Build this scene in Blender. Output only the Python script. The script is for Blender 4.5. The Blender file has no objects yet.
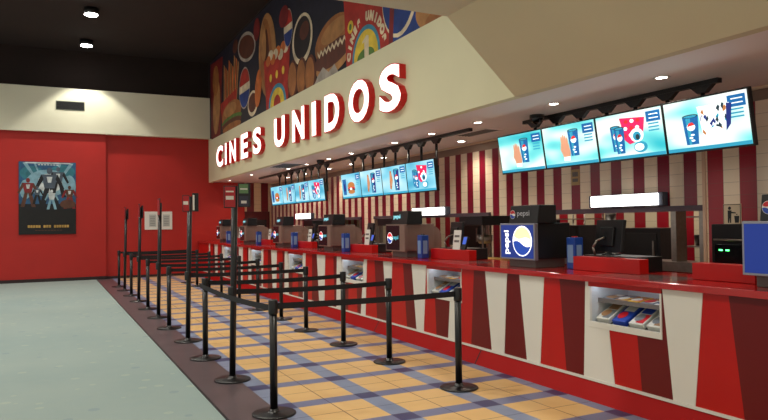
import bpy, bmesh, math, random
from mathutils import Vector, Matrix
random.seed(7)
C = bpy.context.scene.collection
PI = math.pi

# ------------------------------------------------------------------ materials
def lin(c):
    return tuple(((v/255)/12.92 if v/255 <= .04045 else ((v/255+.055)/1.055)**2.4) for v in c)
MC = {}
def mat(name, rgb, rough=.5, metal=0, emit=0, noise=0, nscale=8, coat=0, emitrgb=None, spec=.5, trans=0, bump=0):
    if name in MC: return MC[name]
    m = bpy.data.materials.new(name); m.use_nodes = True
    nt = m.node_tree; b = nt.nodes['Principled BSDF']
    c = lin(rgb) + (1,)
    b.inputs['Base Color'].default_value = c
    b.inputs['Roughness'].default_value = rough
    b.inputs['Metallic'].default_value = metal; b.inputs['Specular IOR Level'].default_value = spec
    b.inputs['Coat Weight'].default_value = coat
    b.inputs['Transmission Weight'].default_value = trans
    if emit:
        b.inputs['Emission Color'].default_value = (lin(emitrgb) + (1,)) if emitrgb else c
        b.inputs['Emission Strength'].default_value = emit
    if noise or bump:
        tc = nt.nodes.new('ShaderNodeTexCoord'); n = nt.nodes.new('ShaderNodeTexNoise')
        n.inputs['Scale'].default_value = nscale; n.inputs['Detail'].default_value = 5
        nt.links.new(tc.outputs['Object'], n.inputs['Vector'])
        if noise:
            r = nt.nodes.new('ShaderNodeValToRGB')
            r.color_ramp.elements[0].position = .3; r.color_ramp.elements[1].position = .7
            r.color_ramp.elements[0].color = tuple(v*(1-noise) for v in c[:3]) + (1,)
            r.color_ramp.elements[1].color = tuple(min(1, v*(1+noise)) for v in c[:3]) + (1,)
            nt.links.new(n.outputs['Fac'], r.inputs['Fac']); nt.links.new(r.outputs['Color'], b.inputs['Base Color'])
        if bump:
            bp = nt.nodes.new('ShaderNodeBump'); bp.inputs['Strength'].default_value = bump
            nt.links.new(n.outputs['Fac'], bp.inputs['Height']); nt.links.new(bp.outputs['Normal'], b.inputs['Normal'])
    MC[name] = m
    return m

class NG:
    """small helper to write math on object coordinates"""
    def __init__(s, name, rough=.5, coat=0):
        s.m = bpy.data.materials.new(name); s.m.use_nodes = True; s.nt = s.m.node_tree
        s.b = s.nt.nodes['Principled BSDF']; s.b.inputs['Roughness'].default_value = rough
        s.b.inputs['Coat Weight'].default_value = coat
        tc = s.nt.nodes.new('ShaderNodeTexCoord'); sp = s.nt.nodes.new('ShaderNodeSeparateXYZ')
        s.tc = tc
        s.nt.links.new(tc.outputs['Object'], sp.inputs[0]); s.x, s.y, s.z = sp.outputs
    def f(s, op, a, b=None, c=None):
        n = s.nt.nodes.new('ShaderNodeMath'); n.operation = op
        for i, v in enumerate((a, b, c)):
            if v is None: continue
            if isinstance(v, (int, float)): n.inputs[i].default_value = v
            else: s.nt.links.new(v, n.inputs[i])
        return n.outputs[0]
    def fr(s, v, period, off=0):
        return s.f('FRACT', s.f('DIVIDE', s.f('SUBTRACT', v, off), period))
    def band(s, v, a, b):      # 1 inside a..b
        return s.f('MULTIPLY', s.f('GREATER_THAN', v, a), s.f('LESS_THAN', v, b))
    def mix(s, fac, a, b):
        n = s.nt.nodes.new('ShaderNodeMix'); n.data_type = 'RGBA'
        s.nt.links.new(fac, n.inputs[0]) if not isinstance(fac, (int, float)) else setattr(n.inputs[0], 'default_value', fac)
        for k, v in ((6, a), (7, b)):
            if isinstance(v, tuple): n.inputs[k].default_value = lin(v) + (1,)
            else: s.nt.links.new(v, n.inputs[k])
        return n.outputs[2]
    def noise(s, scale, detail=4):
        n = s.nt.nodes.new('ShaderNodeTexNoise'); n.inputs['Scale'].default_value = scale
        n.inputs['Detail'].default_value = detail
        s.nt.links.new(s.tc.outputs['Object'], n.inputs['Vector']); return n.outputs['Fac']
    def voro(s, scale):
        n = s.nt.nodes.new('ShaderNodeTexVoronoi'); n.inputs['Scale'].default_value = scale
        s.nt.links.new(s.tc.outputs['Object'], n.inputs['Vector']); return n.outputs['Distance']
    def out(s, col):
        s.nt.links.new(col, s.b.inputs['Base Color']); return s.m

def tile_floor_mat():
    g = NG('terracotta_and_blue_floor_tiles', .42, .0)
    u = g.fr(g.x, .84, 1.84); v = g.fr(g.y, .815, 5.07)
    bu = g.f('LESS_THAN', u, .235); bv = g.f('LESS_THAN', v, .24)
    col = g.mix(g.noise(2.2), (206, 166, 106), (222, 184, 124))
    # grout cross in the yellow squares
    gu = g.band(u, .612, .624); gv = g.band(v, .615, .627)
    col = g.mix(g.f('MAXIMUM', gu, gv), col, (120, 84, 60))
    blue = g.mix(g.noise(3), (112, 124, 152), (136, 148, 174))
    vi = g.mix(g.noise(1.1), (100, 102, 134), (118, 126, 156))
    blue2 = g.mix(g.f('MULTIPLY', bv, 1.0), blue, vi)
    gb = g.f('MAXIMUM', g.f('MULTIPLY', bu, g.f('MAXIMUM', gv, g.band(v, .238, .25))), g.f('MULTIPLY', bv, gu))
    blue2 = g.mix(gb, blue2, (64, 60, 84))
    col = g.mix(g.f('MAXIMUM', bu, bv), col, blue2)
    col = g.mix(g.f('MULTIPLY', bu, bv), col, (56, 58, 98))
    return g.out(col)

def carpet_mat():
    g = NG('pale_teal_carpet', .95)
    a = g.mix(g.noise(.5, 4), (116, 142, 144), (156, 166, 160)); a = g.mix(g.f('MULTIPLY', g.noise(6, 4), .5), a, (150, 160, 150))
    d = g.f('LESS_THAN', g.voro(3.2), .16)
    a = g.mix(g.f('MULTIPLY', d, .35), a, (170, 176, 158))
    d2 = g.f('LESS_THAN', g.voro(2.3), .12)
    a = g.mix(g.f('MULTIPLY', d2, .3), a, (96, 120, 138))
    a = g.mix(g.f('MULTIPLY', g.noise(90, 2), .25), a, (92, 110, 112))
    return g.out(a)

def stripe_mat(name, axis, period, off, width, dark=(132, 14, 44), light=(236, 218, 192), grid=.15):
    g = NG(name, .3, .1)
    v = g.y if axis == 'y' else g.x
    s = g.f('LESS_THAN', g.fr(v, period, off), width)
    col = g.mix(s, g.mix(g.noise(3), light, tuple(min(255, k+12) for k in light)), dark)
    gr = g.f('MAXIMUM', g.f('LESS_THAN', g.fr(g.z, grid), .035), g.f('LESS_THAN', g.fr(v, period/2, off), .025))
    col = g.mix(g.f('MULTIPLY', gr, .45), col, (96, 70, 60))
    return g.out(col)

RED = mat('red_painted_wall', (174, 28, 20), .55, noise=.06, nscale=1.2)
RED2 = mat('red_laminate', (182, 18, 14), .35, spec=.3, coat=.05, noise=.04, nscale=3)
MAROON = mat('maroon_laminate', (104, 12, 14), .35, spec=.3, coat=.05)
CREAMP = mat('off_white_laminate', (222, 221, 212), .35, coat=.1)
CREAM = mat('cream_painted_fascia', (226, 220, 184), .6, noise=.03, nscale=1)
BANDM = mat('ivory_painted_band', (216, 214, 190), .7, noise=.03, nscale=.8)
TAN = mat('tan_painted_plaster', (214, 204, 170), .8, noise=.03, nscale=1)
SOFF = mat('beige_ceiling_paint', (240, 230, 228), .6, noise=.03, nscale=1)
DARKC = mat('black_brown_ceiling_paint', (34, 22, 18), .9, noise=.2, nscale=1)
BLACK = mat('black_powder_coat', (14, 13, 15), .35)
BLACKP = mat('black_plastic', (16, 16, 18), .4)
BELT = mat('black_webbing', (20, 18, 22), .8)
DGREY = mat('charcoal_metal', (34, 34, 38), .4, metal=.4)
STEEL = mat('brushed_steel', (150, 142, 134), .3, metal=.9, noise=.1, nscale=20)
GREYP = mat('grey_plastic', (104, 98, 94), .5)
BROWNM = mat('brown_grey_metal_panel', (132, 106, 96), .4, metal=.1)
WHITE = mat('white_plastic', (226, 224, 216), .4)
WLITE = mat('lit_lamp_lens', (255, 250, 235), .4, emit=25)
WALLB = mat('beige_wall_paint', (150, 128, 112), .6)
PURP = mat('purple_grey_floor_tile', (84, 72, 76), .35, noise=.15, nscale=2)
SKIRT = mat('dark_skirting', (44, 22, 24), .6)
BLUEP = mat('blue_printed_plastic', (22, 64, 150), .35)
GLASS = mat('clear_glass', (255, 255, 255), .03, trans=1)
FLOORT = tile_floor_mat(); CARPET = carpet_mat()
WALLSTR = stripe_mat('maroon_and_cream_tiles', 'y', .409, 5.72, .47)
WALLSTR2 = stripe_mat('red_and_cream_tiles', 'y', .42, 4.89, .5, dark=(160, 20, 40))
BACKSTR = stripe_mat('maroon_and_cream_back_tiles', 'x', .52, 6.3, .5, dark=(120, 14, 28), light=(226, 196, 158))
KITSTR = stripe_mat('kitchen_wall_tiles', 'y', .5, 8.62, .5, dark=(150, 12, 34), light=(206, 196, 168))

# ------------------------------------------------------------------ geometry
class MB:
    def __init__(s): s.v = []; s.f = []; s.mi = []; s.sm = []
    def add(s, vs, fs, mi=0, smooth=False):
        o = len(s.v); s.v += [tuple(v) for v in vs]
        for f in fs: s.f.append([o+i for i in f]); s.mi.append(mi); s.sm.append(smooth)
        return s
    def box(s, x0, x1, y0, y1, z0, z1, mi=0, M=None):
        vs = [(x, y, z) for x in (x0, x1) for y in (y0, y1) for z in (z0, z1)]
        if M: vs = [M @ Vector(v) for v in vs]
        return s.add(vs, [(0,1,3,2), (4,6,7,5), (0,4,5,1), (2,3,7,6), (0,2,6,4), (1,5,7,3)], mi)
    def cyl(s, p, q, r, r2=None, n=20, mi=0, smooth=True):
        p = Vector(p); q = Vector(q); r2 = r if r2 is None else r2
        d = (q-p).normalized(); a = d.orthogonal().normalized(); b = d.cross(a)
        vs = []
        for k in range(n):
            t = 2*PI*k/n; w = a*math.cos(t)+b*math.sin(t); vs += [p+w*r, q+w*r2]
        fs = [(2*k, 2*k+1, 2*((k+1) % n)+1, 2*((k+1) % n)) for k in range(n)]
        s.add(vs, fs, mi, smooth)
        o = len(s.v)-2*n
        s.f.append([o+2*k for k in range(n)]); s.mi.append(mi); s.sm.append(False)
        s.f.append([o+2*k+1 for k in reversed(range(n))]); s.mi.append(mi); s.sm.append(False)
        return s
    def lathe(s, prof, c=(0, 0, 0), n=32, mi=0):
        vs = []; m = len(prof)
        for k in range(n):
            t = 2*PI*k/n
            for r, z in prof: vs.append((c[0]+r*math.cos(t), c[1]+r*math.sin(t), c[2]+z))
        fs = [(k*m+j, ((k+1) % n)*m+j, ((k+1) % n)*m+j+1, k*m+j+1) for k in range(n) for j in range(m-1)]
        return s.add(vs, fs, mi, True)
    def tube(s, pts, r, n=8, mi=0):
        for a, b in zip(pts, pts[1:]): s.cyl(a, b, r, n=n, mi=mi)
        return s
    def prism(s, poly, axis, a, b, mi=0, mi_side=None):
        """poly: 2-D points; axis x -> (y,z) ; y -> (x,z) ; z -> (x,y)"""
        def P(u, v, w): return {'x': (w, u, v), 'y': (u, w, v), 'z': (u, v, w)}[axis]
        n = len(poly)
        vs = [P(u, v, a) for u, v in poly]+[P(u, v, b) for u, v in poly]
        s.add(vs, [list(range(n)), list(reversed(range(n, 2*n)))], mi)
        o = len(s.v)-2*n
        for k in range(n):
            s.f.append([o+k, o+(k+1) % n, o+n+(k+1) % n, o+n+k]); s.mi.append(mi if mi_side is None else mi_side); s.sm.append(False)
        return s
    def build(s, name, mats, parent=None, bevel=0, loc=None):
        me = bpy.data.meshes.new(name); me.from_pydata(s.v, [], s.f)
        if not isinstance(mats, (list, tuple)): mats = [mats]
        for m in mats: me.materials.append(m)
        for p, mi, sm in zip(me.polygons, s.mi, s.sm): p.material_index = mi; p.use_smooth = sm
        bm = bmesh.new(); bm.from_mesh(me); bmesh.ops.recalc_face_normals(bm, faces=bm.faces); bm.to_mesh(me); bm.free()
        o = bpy.data.objects.new(name, me); C.objects.link(o)
        if parent: o.parent = parent
        if loc: o.location = loc
        if bevel:
            b = o.modifiers.new('bevel', 'BEVEL'); b.width = bevel; b.segments = 2; b.limit_method = 'ANGLE'; b.angle_limit = .6
        return o

def tag(o, label=None, cat=None, group=None, kind=None):
    if label: o['label'] = label
    if cat: o['category'] = cat
    if group: o['group'] = group
    if kind: o['kind'] = kind
    return o
def thing(name, label, cat, loc=(0, 0, 0), group=None, rz=0):
    o = bpy.data.objects.new(name, None); C.objects.link(o); o.location = loc; o.rotation_euler.z = rz
    o.empty_display_size = .1
    return tag(o, label, cat, group)
def copy_tree(o, loc=None, label=None, rz=None):
    def rec(a, par):
        c = a.copy(); C.objects.link(c); c.parent = par
        for ch in list(a.children): rec(ch, c)
        return c
    c = rec(o, None)
    if loc: c.location = loc
    if label: c['label'] = label
    if rz is not None: c.rotation_euler.z = rz
    return c
def struct(name, mb, m, bevel=0): return tag(mb.build(name, m, bevel=bevel), kind='structure')

def text_mesh(txt, bold=0, extrude=0, size=1, spacing=1):
    """returns verts, faces of the text in the XY plane"""
    cu = bpy.data.curves.new('t', 'FONT'); cu.body = txt; cu.offset = bold; cu.extrude = extrude; cu.size = size
    cu.resolution_u = 4; cu.space_character = spacing
    ob = bpy.data.objects.new('t', cu); C.objects.link(ob)
    bpy.context.view_layer.update()
    me = bpy.data.meshes.new_from_object(ob.evaluated_get(bpy.context.evaluated_depsgraph_get()))
    vs = [v.co.copy() for v in me.vertices]; fs = [list(p.vertices) for p in me.polygons]
    bpy.data.objects.remove(ob); bpy.data.curves.remove(cu); bpy.data.meshes.remove(me)
    return vs, fs
def fit(vs, u0, u1, v0, v1):
    """scale flat text verts to a rectangle, keeps z"""
    xs = [v.x for v in vs]; ys = [v.y for v in vs]
    a, b, c, d = min(xs), max(xs), min(ys), max(ys)
    return [(u0+(v.x-a)/(b-a)*(u1-u0), v0+(v.y-c)/(d-c)*(v1-v0), v.z) for v in vs]

# ------------------------------------------------------------------ camera (one real lens, eye height)
f_px, yaw, pit, rol, H = 672.5665, .46320839, .01993256, -.01236144, 1.67290703
cy, sy, cp, sp, cr, sr = math.cos(yaw), math.sin(yaw), math.cos(pit), math.sin(pit), math.cos(rol), math.sin(rol)
F = Vector((sy*cp, cy*cp, sp)); R0 = Vector((cy, -sy, 0)); U0 = Vector((-sy*sp, -cy*sp, cp))
R = R0*cr+U0*sr; U = U0*cr-R0*sr
cam = bpy.data.cameras.new('camera'); co = bpy.data.objects.new('camera', cam); C.objects.link(co)
M = Matrix((R, U, -F)).transposed().to_4x4(); M.translation = (0, 0, H); co.matrix_world = M
cam.sensor_width = 36; cam.lens = f_px/768*36; cam.clip_start = .05
bpy.context.scene.camera = co

YB = 23.4; XF = 4.96; XW = 7.2; ZS = 3.17; ZH = 7.35

# ------------------------------------------------------------------ setting
struct('floor', MB().box(-6, 1.38, -3, YB+.2, -.1, 0), CARPET)
struct('floor', MB().box(1.84, 7.2, -3, YB+.3, -.1, 0), FLOORT)
struct('floor', MB().box(7.2, 9.9, 0, YB+.3, -.1, 0), mat('grey_kitchen_floor', (90, 84, 80), .5))
struct('trim_1', MB().box(1.38, 1.84, -3, YB+.2, -.1, 0), PURP)
struct('trim_2', MB().box(1.365, 1.385, -3, YB, -.05, .006), DGREY)
struct('wall_back', MB().box(-6, 1.66, YB-.12, YB+.1, 0, 4.7), RED)
struct('wall_back', MB().box(1.66, 6.2, YB+.02, YB+.2, 0, 4.7), RED)
struct('baseboard_back', MB().box(-6, 1.66, YB-.145, YB-.12, 0, .1).box(1.66, 4.5, YB, YB+.02, 0, .08), SKIRT)
struct('wall_back_band', MB().box(-6, XF, YB-.22, YB+.1, 4.64, 6.03), BANDM)
struct('wall_back_upper', MB().box(-6, XF+.3, YB+.3, YB+.5, 5.9, ZH), DARKC)
struct('ceiling', MB().box(-6, XF+.1, 6.3, YB+.5, ZH, ZH+.1), DARKC)
# ceiling over the near part, its slope down to the soffit, soffit over the counter
struct('ceiling_near', MB().box(-6, 4.03, -3, 6.42, 4.0, 4.1).box(-6, 4.03, 6.34, 6.42, 4.1, ZH), BANDM)
struct('ceiling_slope', MB().prism([(4.03, 4.0), (XF, 3.16), (XF+.12, 3.16), (XF+.12, 4.1), (4.03, 4.1)], 'y', -3, 6.42), TAN)
struct('ceiling_soffit', MB().box(XF+.12, 9.9, -3, YB+.3, ZS, ZS+.08), SOFF)
struct('wall_right_fascia', MB().box(XF, XF+.12, 6.42, YB-.22, 3.16, 4.58), CREAM)
struct('wall_right_upper', MB().box(XF+.064, XF+.2, 6.42, YB+.3, 4.58, ZH), DARKC)
# cream edge of the fascia end at the back
struct('trim_3', MB().box(XF, XF+.12, YB-.22, YB+.02, 3.15, 4.64), CREAM)
# striped wall behind the counter with pass openings
zo, zt = 1.85, 3.0
w = MB()
w.box(XW, XW+.15, 5.56, YB+.3, zo, zt)                                   # header
for a, b in ((9.2, 10.06), (14.9, 15.7), (19.9, YB+.3)): w.box(XW, XW+.15, a, b, 0, zo)
struct('wall_right', w, WALLSTR)
w = MB()
for a, b in ((5.56, 9.2), (10.06, 14.9), (15.7, 19.9)): w.box(XW, XW+.15, a, b, 0, 1.02)
struct('wall_right_sill', w, mat('red_low_wall', (130, 20, 22), .4))
struct('wall_right_pier', MB().box(XW-.06, XW+.15, 2.5, 5.56, 0, zt), WALLSTR2)
struct('wall_right_top', MB().box(XW, XW+.15, -3, YB+.3, zt, ZS), WALLB)
struct('wall_right_near', MB().box(XW, XW+.15, -3, 2.5, 0, zt), WALLB)
struct('trim_4', MB().box(XW-.03, XW, 2.5, YB, ZS-.035, ZS), mat('pale_cornice', (226, 206, 176), .4))
struct('trim_5', MB().box(XW-.085, XW-.06, 5.54, 5.58, 0, zt), mat('pale_corner_bead', (214, 178, 150), .35))
j = MB()
for a in (5.60, 6.02, 9.12, 10.08, 14.82, 15.72, 19.82): j.box(XW-.03, XW+.16, a, a+.08, 1.02, zo)
struct('trim_6', j, STEEL)
struct('trim_7', MB().box(XW-.05, XW+.02, 5.58, 9.2, zo-.07, zo).box(XW-.05, XW+.02, 10.06, 14.9, zo-.07, zo).box(XW-.05, XW+.02, 15.7, 19.9, zo-.07, zo), mat('mauve_grey_lintel', (84, 70, 82), .5))
struct('trim_8', MB().box(XW-.12, XW+.3, 5.6, 9.2, 1.02, 1.14).box(XW-.12, XW+.3, 10.06, 14.9, 1.02, 1.06).box(XW-.12, XW+.3, 15.7, 19.9, 1.02, 1.06), STEEL)
struct('wall_back_counter', MB().box(6.2, 9.9, YB+.1, YB+.3, 0, ZS), BACKSTR)
struct('wall_kitchen', MB().box(9.5, 9.7, 0, YB+.3, 0, ZS), KITSTR)
struct('wall_kitchen', MB().box(XW+.15, 9.7, 2.4, 2.5, 0, ZS), WALLB)
# dark pass window in the striped back wall, red frame
wn = thing('window_1', None, None, (6.66, YB+.1, 0)); wn['kind'] = 'structure'
MB().box(-.46, .46, -.04, 0, 1.28, 2.15).build('window_frame', mat('dark_red_frame', (92, 14, 20), .4), wn, .005)
MB().box(-.34, .34, -.05, -.042, 1.36, 1.86).build('window_pane', mat('dark_window_glass', (48, 42, 44), .1), wn)

# ------------------------------------------------------------------ mural above the fascia
INK = {'night': (24, 24, 42), 'red': (176, 40, 26), 'orange': (206, 108, 42), 'tan': (176, 124, 72), 'bun': (160, 100, 50),
       'brown': (92, 44, 26), 'cream': (224, 206, 172), 'yellow': (232, 196, 60), 'blue': (26, 58, 130), 'sky': (60, 140, 170),
       'green': (84, 120, 50), 'dred': (120, 24, 24), 'dark': (28, 16, 18), 'foil': (170, 160, 148)}
ik = list(INK); IM = [mat('mural_ink_'+k, v, .6, noise=.3, nscale=3) for k, v in INK.items()]
mu = MB(); layer = [0]
def ink(pts, c):
    layer[0] += 1; x = XF+.058-.0003*layer[0]; pts = [(y, max(z, 4.585)) for y, z in pts]
    mu.add([(x, y, z) for y, z in pts], [list(range(len(pts)))], ik.index(c))
def ell(y, z, ry, rz, c, tilt=0, n=28, a0=0, a1=2*PI):
    pts = []
    for k in range(n+1 if a1-a0 < 6.2 else n):
        t = a0+(a1-a0)*k/n; p, q = ry*math.cos(t), rz*math.sin(t)
        pts.append((y+p*math.cos(tilt)-q*math.sin(tilt), z+p*math.sin(tilt)+q*math.cos(tilt)))
    ink(pts, c)
mu.box(XF+.058, XF+.062, 6.44, YB-.02, 4.58, 7.28, 0)
ink([(23.3, 4.6), (21.9, 4.6), (21.5, 7.1), (23.3, 7.2)], 'dred')
for k in range(9):   # fries
    y0 = 21.4-k*.19; ink([(y0, 5.3), (y0-.13, 5.3), (y0-.2-.03*k, 6.7-.13*(k % 3)), (y0-.06-.03*k, 6.8-.13*(k % 3))], 'orange' if k % 2 else 'tan')
ink([(21.6, 4.75), (19.9, 4.75), (19.7, 5.75), (21.8, 5.6)], 'red')
ell(22.4, 5.6, .5, .9, 'tan', .2); ell(22.5, 6.5, .45, .5, 'bun')
ell(20.4, 5.1, 1.2, .38, 'bun', n=20); ell(20.4, 4.9, 1.25, .14, 'green'); ell(20.4, 4.8, 1.2, .14, 'brown'); ell(20.4, 4.68, 1.15, .13, 'bun')
def globe(y, z, ry, rz):
    ell(y, z, ry*1.08, rz*1.08, 'foil'); ell(y, z, ry, rz, 'cream')
    ell(y, z+rz*.05, ry, rz*.95, 'red', a0=.15, a1=PI-.15); ell(y, z-rz*.05, ry, rz*.95, 'blue', a0=PI+.15, a1=2*PI-.15)
globe(18.85, 5.58, .55, .55)
ell(18.6, 6.7, .95, .42, 'foil', .2); ell(18.6, 6.7, .85, .33, 'brown', .2)
ell(16.6, 6.0, .75, 1.1, 'tan', -.15); ell(16.7, 6.05, .5, .95, 'bun', -.15); ell(16.6, 5.9, .2, .8, 'brown', -.1)
ell(18.0, 5.0, .5, .35, 'cream'); ell(18.0, 5.02, .42, .26, 'brown')
ink([(16.7, 4.6), (14.95, 4.6), (14.8, 5.85), (16.9, 5.9)], 'red')
for k in range(8): ell(15.1+.2*k, 5.85+.08*math.sin(k*2.3), .2, .13, 'orange' if k % 2 else 'cream')
ell(15.8, 4.6, .7, .52, 'sky', a0=0, a1=PI); ell(15.8, 4.6, .56, .42, 'yellow', a0=0, a1=PI); ell(15.8, 4.6, .28, .25, 'red', a0=0, a1=PI)
for k in range(3): ell(16.3-.5*k, 5.35, .1, .1, 'yellow')
globe(14.9, 6.25, .3, .42)
ell(13.95, 5.75, .66, .56, 'cream'); ell(13.95, 5.78, .55, .46, 'dark'); ell(13.8, 5.9, .3, .2, 'brown')
for y in (14.6, 14.0, 13.45): ell(y, 4.98-(14.6-y)*.12, .36, .45, 'brown'); ell(y+.04, 5.0-(14.6-y)*.12, .28, .38, 'bun')
ell(12.2, 5.32, .95, .42, 'bun', -.06); ell(12.2, 4.86, .9, .24, 'tan', -.06); ell(12.2, 5.02, .98, .24, 'brown', -.06)
ink([(11.4+.1*k, 5.12+.05*(-1)**k) for k in range(17)]+[(13.0-.1*k, 5.19+.05*(-1)**k) for k in range(17)], 'cream')
ell(12.1, 5.45, .7, .2, 'tan', -.06)
ink([(13.2, 4.6), (11.9, 4.6), (12.1, 4.8), (12.4, 4.7), (12.7, 4.86), (13.0, 4.74)], 'foil')
ell(16.9, 6.4, .25, .5, 'tan', -.15); ell(15.2, 6.6, .35, .25, 'dred'); ell(20.5, 5.22, .8, .2, 'tan'); ell(17.4, 5.3, .3, .5, 'orange', .3); ell(17.5, 6.9, .3, .3, 'dred'); ell(19.8, 7.0, .3, .2, 'brown')
ink([(11.5, 4.6), (9.75, 4.6), (9.6, 5.9), (11.6, 5.9)], 'red')
ell(11.3, 5.3, .13, .12, 'yellow'); ell(11.3, 5.3, .06, .06, 'green')
ell(10.65, 4.6, .58, .56, 'sky', a0=0, a1=PI); ell(10.65, 4.6, .5, .48, 'yellow', a0=0, a1=PI); ell(10.65, 4.6, .36, .16, 'green', a0=0, a1=PI)
ink([(10.7, 4.6), (10.52, 4.6), (10.52, 4.95), (10.6, 4.98), (10.78, 4.9), (10.78, 4.86), (10.7, 4.88)], 'cream')
ARC = 'CINES UNIDOS'
for k, ch in enumerate(ARC):
    if ch == ' ': continue
    t = PI*.93-k*(PI*.86)/(len(ARC)-1)
    vs, fs = text_mesh(ch, .02, size=.2)
    layer[0] += 1; x = XF+.058-.0003*layer[0]
    # centre angle t: cos>0 means image-left (larger y)
    cyy, czz = 10.6-.8*math.cos(t)*1.0, 4.62+.78*math.sin(t)
    rot = t-PI/2
    P = []; mx_ = (min(v.x for v in vs)+max(v.x for v in vs))/2
    for v in vs:
        u, q = v.x-mx_, v.y
        uu = u*math.cos(-rot)+q*math.sin(-rot) if False else u*math.cos(rot)-q*math.sin(rot)
        qq = u*math.sin(rot)+q*math.cos(rot)
        P.append((x, 10.65-(.68*math.cos(t)+uu), 4.6+.64*math.sin(t)+qq))
    mu.add(P, fs, ik.index('cream'))
ink([(9.75, 4.6), (8.55, 4.6), (8.3, 5.9), (9.62, 5.9)], 'blue'); ell(9.35, 5.35, .62, .72, 'cream', .1); ell(9.38, 5.4, .58, .7, 'blue', .1); ink([(9.75, 4.6), (9.6, 4.6), (9.45, 5.9), (9.62, 5.9)], 'dred')
ell(8.45, 4.75, .4, .25, 'tan', .3); ell(8.2, 4.62, .35, .12, 'bun'); ell(7.6, 4.75, .35, .12, 'foil', .2); ell(7.1, 4.68, .5, .1, 'bun')
tag(mu.build('mural', IM), 'long printed food mural of burgers, popcorn and cola above the cream sign fascia', 'mural')

# ------------------------------------------------------------------ channel letters
LF = mat('lit_white_letter_face', (255, 240, 238), .4, emit=1.9, emitrgb=(255, 214, 208)); LR = mat('red_letter_side', (190, 12, 18), .3, emit=.04, emitrgb=(255, 0, 10))
LET = [('C', 21.36, 20.42, 3.47, 4.15), ('I', 20.18, 19.98, 3.48, 4.15), ('N', 19.62, 18.86, 3.48, 4.15), ('E', 18.32, 17.58, 3.47, 4.17),
       ('S', 17.12, 16.34, 3.47, 4.17), ('U', 15.28, 14.46, 3.45, 4.16), ('N', 13.97, 13.17, 3.44, 4.16), ('I', 12.74, 12.5, 3.43, 4.14),
       ('D', 12.06, 11.3, 3.42, 4.14), ('O', 10.9, 10.02, 3.4, 4.15), ('S', 9.66, 8.9, 3.4, 4.15)]
ORD = ['letter C starting the word CINES', 'letter I between the C and N of CINES', 'letter N between I and E of CINES', 'letter E of CINES before its S',
       'letter S closing the word CINES', 'letter U starting the word UNIDOS', 'letter N following the U of UNIDOS', 'letter I between the N and D of UNIDOS',
       'letter D before the O of UNIDOS', 'letter O between D and S of UNIDOS', 'letter S closing the word UNIDOS, largest in view']
for (ch, ya, yb, z0, z1), d in zip(LET, ORD):
    r = thing('sign_letter', 'red-sided lit channel '+d, 'sign letter', (XF, (ya+yb)/2, (z0+z1)/2), 'lit letters of the cinema sign')
    k_ = 4.85/4.76; ya, yb = ya*k_, yb*k_; z0, z1 = H+(z0-H)*k_, H+(z1-H)*k_; r.location = (XF, (ya+yb)/2, (z0+z1)/2)
    h = (ya-yb)/2; v = (z1-z0)/2
    for nm, bold, ex, m, xa, sc in (('letter_return', .045, .5, LR, None, 1.0), ('letter_face', .034, 0, LF, -.112, .955)):
        vs, fs = text_mesh(ch, bold, ex); P = fit(vs, -h*sc, h*sc, -v*sc, v*sc)
        mb = MB(); mb.add([((-.055-p[2]*.11) if ex else xa, -p[0], p[1]) for p in P], fs)
        mb.build(nm, m, r)

# ------------------------------------------------------------------ stanchions
LP = [(1.783, 5.796), (1.78, 7.281), (1.769, 8.623), (1.81, 10.042), (1.766, 11.45), (1.80, 12.888), (1.803, 14.356), (1.808, 15.95), (1.80, 17.357), (1.79, 18.839), (1.765, 20.121)]
RP = [(3.712, 5.785), (3.681, 7.273), (3.664, 8.642), (3.629, 10.058), (3.686, 11.494), (3.69, 12.988), (3.70, 14.459), (3.66, 15.974), (3.70, 17.5), (3.673, 18.95), (3.669, 20.3)]
base_prof = [(0, 0), (.19, 0), (.195, .005), (.193, .014), (.18, .019), (.06, .024), (.045, .03), (.04, .05), (0, .05)]
def belt_mb(dx, dy, sag, z=.95, h=.055, r=.04):
    n = 14; L = math.hypot(dx, dy); ux, uy = dx/L, dy/L; nx, ny = -uy, ux
    mb = MB(); vs = []
    for k in range(n+1):
        t = r+(L-2*r)*k/n; f = k/n; zz = z-sag*4*f*(1-f)
        for o in (-.0015, .0015):
            for s_ in (-h/2, h/2): vs.append((ux*t+nx*o, uy*t+ny*o, zz+s_))
    fs = []
    for k in range(n):
        a = 4*k; b = a+4; fs += [(a, b, b+1, a+1), (a+2, a+3, b+3, b+2), (a, a+2, b+2, b), (a+1, b+1, b+3, a+3)]
    return mb.add(vs, fs)
def stanchion(x, y, label, tall=False):
    o = thing('tall_sign_stanchion' if tall else 'belt_stanchion', label, 'stanchion', (x, y, 0), 'queue posts, left line' if x < 2.5 else 'queue posts, right line')
    MB().lathe(base_prof).build('base', BLACK, o)
    MB().cyl((0, 0, .045), (.04 if tall else 0, 0, 2.1 if tall else .9), .034, n=24).build('pole', BLACK, o)
    MB().lathe([(0, .88), (.04, .88), (.042, .9), (.042, 1.0), (.038, 1.008), (0, 1.01)]).build('belt_head', BLACKP, o)
    return o
rank = ['nearest', 'second', 'third', 'fourth', 'fifth', 'sixth', 'seventh', 'eighth', 'ninth', 'tenth', 'farthest']
SGR = mat('sign_red_print', (170, 24, 30), .4); SGW = mat('sign_white_print', (220, 214, 204), .4); SGN = mat('sign_green_print', (96, 130, 84), .4)
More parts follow.
